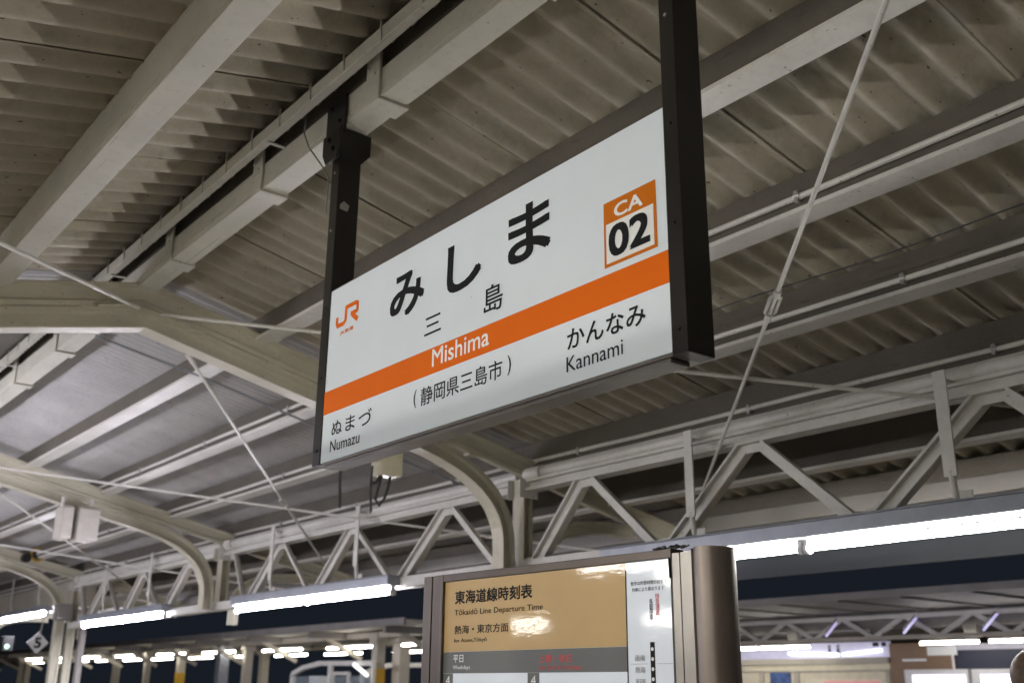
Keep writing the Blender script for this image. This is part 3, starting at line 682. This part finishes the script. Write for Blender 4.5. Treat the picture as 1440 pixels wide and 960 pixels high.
for y, L, lb in ((9.63, 1.02, 'tube lamp under the far truss right of the brown box'), (8.36, 1.15, 'tube lamp under the far truss at the right edge of the view'),
                 (12.95, 1.12, 'tube lamp under the far truss just right of the timetable post'), (14.15, 1.1, 'tube lamp under the far truss half hidden by the timetable post')):
    c = copy_tree(fl); c.location = (16.8, y, 2.42); c['label'] = lb; c['group'] = 'tube lamps under the far truss'
    for ch in c.children: ch.scale = (1, L/1.75, 1)
kk = thing('kiosk', 'cream kiosk building with lavender lit fascia on the far platform', 'kiosk', (17.6, 0, 0))
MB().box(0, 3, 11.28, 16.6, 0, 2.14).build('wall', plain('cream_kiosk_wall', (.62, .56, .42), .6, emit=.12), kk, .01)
MB().box(-.06, -.0005, 11.27, 16.6, 2.13, 2.24).box(-.045, -.0005, 11.27, 16.6, 2.0, 2.03).build('cornice', 'farcream', kk, .004)
for ya, yb in ((13.25, 13.36), (11.27, 11.36), (14.1, 14.2)): MB().box(-.04, -.0005, ya, yb, 0, 1.999).build('door_post', 'farcream', kk, .004)
fs_ = MB().box(.03, .09, 11.27, 16.6, 2.2405, 2.52).build('lit_fascia', plain('lavender_lit_fascia', (.45, .44, .58), .5, emit=.42), kk)
for y in (12.54, 12.35):
    MB().tube([(.018, y, 2.36), (.0285, y, 2.36)], .001, 4).tube([(.02, y, 2.455), (.0285, y, 2.455)], .028, 10).bar((.025, y, 2.33), (.025, y, 2.42), .006, .06).build('pictogram', plain('dark_picto', (.02, .05, .07), .5), fs_)
MB().box(.02, .0285, 11.33, 11.42, 2.43, 2.5).box(.02, .0285, 11.48, 11.6, 2.43, 2.5).build('pictogram', 'ink', fs_)
for a_, b_2 in (((.02, 13.45, 2.345), (.02, 12.32, 2.30)), ((.02, 12.22, 2.30), (.02, 11.40, 2.36))):
    MB().tube([(-.02, a_[1], a_[2]), (-.02, b_2[1], b_2[2])], .027, 8).build('strip_light', lamp_mat('kiosk_strip', (1, .97, 1), 3), kk)
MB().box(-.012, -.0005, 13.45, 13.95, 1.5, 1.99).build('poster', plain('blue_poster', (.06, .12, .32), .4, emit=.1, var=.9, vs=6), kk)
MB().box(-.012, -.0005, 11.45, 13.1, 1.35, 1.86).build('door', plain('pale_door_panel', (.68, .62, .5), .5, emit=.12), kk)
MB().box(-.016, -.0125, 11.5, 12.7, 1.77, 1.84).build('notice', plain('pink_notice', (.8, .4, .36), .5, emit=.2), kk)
bc = thing('brown_cabinet', 'tall brown boxed column beside the kiosk', 'cabinet', (17.6, 0, 0))
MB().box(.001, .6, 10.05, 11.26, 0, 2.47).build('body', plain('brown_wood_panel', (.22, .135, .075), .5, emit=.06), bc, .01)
MB().box(-.02, .0005, 10.55, 11.0, 2.16, 2.2).box(-.02, .0005, 10.02, 10.06, 1.9, 2.3).build('trim', 'lampwhite', bc)
nb = thing('shop_awning', 'navy blue shop fascia above the vending machines at lower right', 'awning', (17.62, 0, 0))
MB().box(0, .4, 6.5, 10.0, 2.03, 2.33).build('board', plain('navy_fascia', (.018, .022, .05), .5), nb, .005)
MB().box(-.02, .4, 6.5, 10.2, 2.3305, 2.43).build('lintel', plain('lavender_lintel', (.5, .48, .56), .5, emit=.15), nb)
MB().box(-.05, -.021, 9.95, 10.5, 2.25, 2.4).build('notice', 'whitefilm', nb)
def vending(y0, y1, label):
    t = thing('vending_machine', label, 'vending machine', (17.5, (y0+y1)/2, 0), group='vending machines under the navy fascia')
    wv = (y1-y0)/2
    MB().box(.002, .7, -wv, wv, 0, 2.02).build('body', 'lampwhite', t, .02)
    MB().box(-.004, .0015, -wv+.06, wv-.16, 1.0, 1.93).build('lit_window', plain('vending_window', (.7, .66, .8), .3, emit=2.2, var=.3, vs=14), t)
    mb = MB()
    for i in range(9): mb.tube([(-.02, -wv+.12+i*(2*wv-.34)/8, 1.55), (-.02, -wv+.12+i*(2*wv-.34)/8, 1.74), (-.02, -wv+.12+i*(2*wv-.34)/8, 1.79)], [.03, .03, .012], 8)
    mb.build('bottle_display', plain('purple_labels', (.3, .05, .35), .4, var=.9, vs=9), t)
    return t
vending(9.75, 10.95, 'white vending machine beside the brown boxed column'); vending(8.5, 9.7, 'white vending machine at the right edge of the view')

# ------------------------------------------------------------------ platform on the left, seen only as reflections in the timetable
lc = thing('side_canopy', 'cream canopy of the platform to the left of the viewer', 'canopy', (-6.2, 0, 0))
MB().box(-6, .6, -4, 24, 3.0, 3.1).build('roof', 'farcream', lc)
for y in (-2, 4, 10, 16, 22): MB().box(-1.6, -1.4, y-.1, y+.1, 0, 3).build('column', 'farcream', lc)
for i, y in enumerate((-4.4, -2.2, 0, 2.2, 4.4, 6.6, 8.6, 11.3, 13.9, 16.2)):
    c = copy_tree(fl); c.location = (-6.2, y, 2.50); c['label'] = 'tube lamp of the platform to the left of the viewer'; c['group'] = 'tube lamps of the left platform'
    for ch in c.children:
        if ch.name.startswith('tube'): ch.data = ch.data.copy(); ch.data.materials[0] = M['tubes']

for i, y in enumerate((-3.4, -1.2, 1.0, 3.2, 5.4)):
    c = copy_tree(fl); c.location = (-2.9, y, 2.62); c['label'] = 'tube lamp hung along the left eave of the canopy beside the viewer'; c['group'] = 'tube lamps along the left eave'
    for ch in c.children:
        ch.scale = (1, 1, 1)
        if ch.name.startswith('tube'): ch.data = ch.data.copy(); ch.data.materials[0] = M['tubee']

# ------------------------------------------------------------------ person at the right edge
pp = thing('person', 'person in a dark coat with short brown hair at the right edge', 'person', (3.92, 1.90, 0), math.radians(200))
def skin_figure(name, pts, edges, rad, mat, parent, lvl=2):
    me = bpy.data.meshes.new(name); me.from_pydata(pts, edges, []); o = bpy.data.objects.new(name, me); C.objects.link(o); o.parent = parent
    s = o.modifiers.new('skin', 'SKIN'); s.use_smooth_shade = True
    for i, r in enumerate(rad): me.skin_vertices[0].data[i].radius = (r, r) if not isinstance(r, tuple) else r
    me.skin_vertices[0].data[0].use_root = True
    ss = o.modifiers.new('sub', 'SUBSURF'); ss.levels = lvl; ss.render_levels = lvl
    me.materials.append(mat); return o
skinm = plain('skin', (.48, .30, .22), .5); hairm = plain('brown_hair', (.14, .085, .055), .55, var=.4, vs=60); coatm = plain('dark_coat', (.03, .032, .04), .8)
P = [(0, 0, .92), (0, 0, 1.1), (0, 0, 1.3), (0, 0, 1.42), (0, -.005, 1.50), (0, .0, 1.57), (0, .01, 1.66),
     (.17, 0, 1.40), (.24, .0, 1.12), (.24, .06, .88), (-.17, 0, 1.40), (-.24, .0, 1.12), (-.24, .06, .88),
     (.10, 0, .86), (.11, .02, .48), (.11, 0, .08), (.11, .12, .04), (-.10, 0, .86), (-.11, .02, .48), (-.11, 0, .08), (-.11, .12, .04)]
E_ = [(0, 1), (1, 2), (2, 3), (3, 4), (4, 5), (5, 6), (3, 7), (7, 8), (8, 9), (3, 10), (10, 11), (11, 12), (0, 13), (13, 14), (14, 15), (15, 16), (0, 17), (17, 18), (18, 19), (19, 20)]
Rr = [.13, .125, .14, .09, .052, .06, .088, .065, .045, .035, .065, .045, .035, .085, .06, .045, .035, .085, .06, .045, .035]
body = skin_figure('body', P, E_, Rr, skinm, pp)
def ball(mb, c, r, n=16, k=10, zmin=-9):
    vs = []; 
    for i in range(k+1):
        th = math.pi*i/k
        for j in range(n): 
            p = (c[0]+r[0]*math.sin(th)*math.cos(2*math.pi*j/n), c[1]+r[1]*math.sin(th)*math.sin(2*math.pi*j/n), max(zmin, c[2]+r[2]*math.cos(th)))
            vs.append(p)
    mb.add(vs, [(i*n+j, i*n+(j+1) % n, (i+1)*n+(j+1) % n, (i+1)*n+j) for i in range(k) for j in range(n)]); mb.smooth = True; return mb
hd = MB(); ball(hd, (0, .012, 1.635), (.076, .095, .112)); ball(hd, (0, .108, 1.62), (.014, .02, .022), 8, 6)
for s in (-1, 1): ball(hd, (s*.078, 0, 1.63), (.012, .025, .034), 8, 6)
hd.build('head', skinm, pp)
hr = MB(); ball(hr, (0, -.012, 1.668), (.088, .10, .098), 18, 12, 1.63); hr.build('hair', hairm, pp)
ey = MB()
for s in (-1, 1): ball(ey, (s*.032, .098, 1.645), (.012, .008, .007), 8, 6)
ey.build('eye', 'cable', pp)
mo = MB(); ball(mo, (0, .100, 1.575), (.025, .010, .006), 8, 6); mo.build('mouth', plain('lips', (.35, .13, .11), .5), pp)
for s in (-1, 1):
    x = s*.24
    Ph = [(x, .06, .88), (x, .075, .80)] + [q for i in range(4) for q in ((x+(i-1.5)*.006, .095+(i-1.5)*.019, .74), (x-s*.01, .095+(i-1.5)*.019, .69+abs(i-1.5)*.008))] + [(x-s*.03, .12, .80), (x-s*.04, .13, .76)]
    skin_figure('hand', Ph, [(0, 1)]+[e for i in range(4) for e in ((1, 2+2*i), (2+2*i, 3+2*i))]+[(1, 10), (10, 11)], [.026, .03]+[.0095, .008]*4+[.012, .009], skinm, pp, 1)
skin_figure('coat', [(0, 0, .80), (0, 0, 1.1), (0, 0, 1.3), (0, 0, 1.41), (.17, 0, 1.395), (.245, 0, 1.12), (.242, .055, .90), (-.17, 0, 1.395), (-.245, 0, 1.12), (-.242, .055, .90)],
            [(0, 1), (1, 2), (2, 3), (3, 4), (4, 5), (5, 6), (3, 7), (7, 8), (8, 9)], [.20, .165, .18, .105, .088, .066, .054, .088, .066, .054], coatm, pp)
skin_figure('trousers', [(0, 0, .90), (.10, 0, .84), (.112, .02, .48), (.112, 0, .09), (-.10, 0, .84), (-.112, .02, .48), (-.112, 0, .09)],
            [(0, 1), (1, 2), (2, 3), (0, 4), (4, 5), (5, 6)], [.14, .105, .08, .072, .105, .08, .072], plain('dark_trousers', (.035, .035, .045), .8), pp)
sho = MB()
for s in (-1, 1): ball(sho, (s*.112, .06, .045), (.05, .135, .05), 12, 8, 0.0)
sho.build('shoe', 'cable', pp)
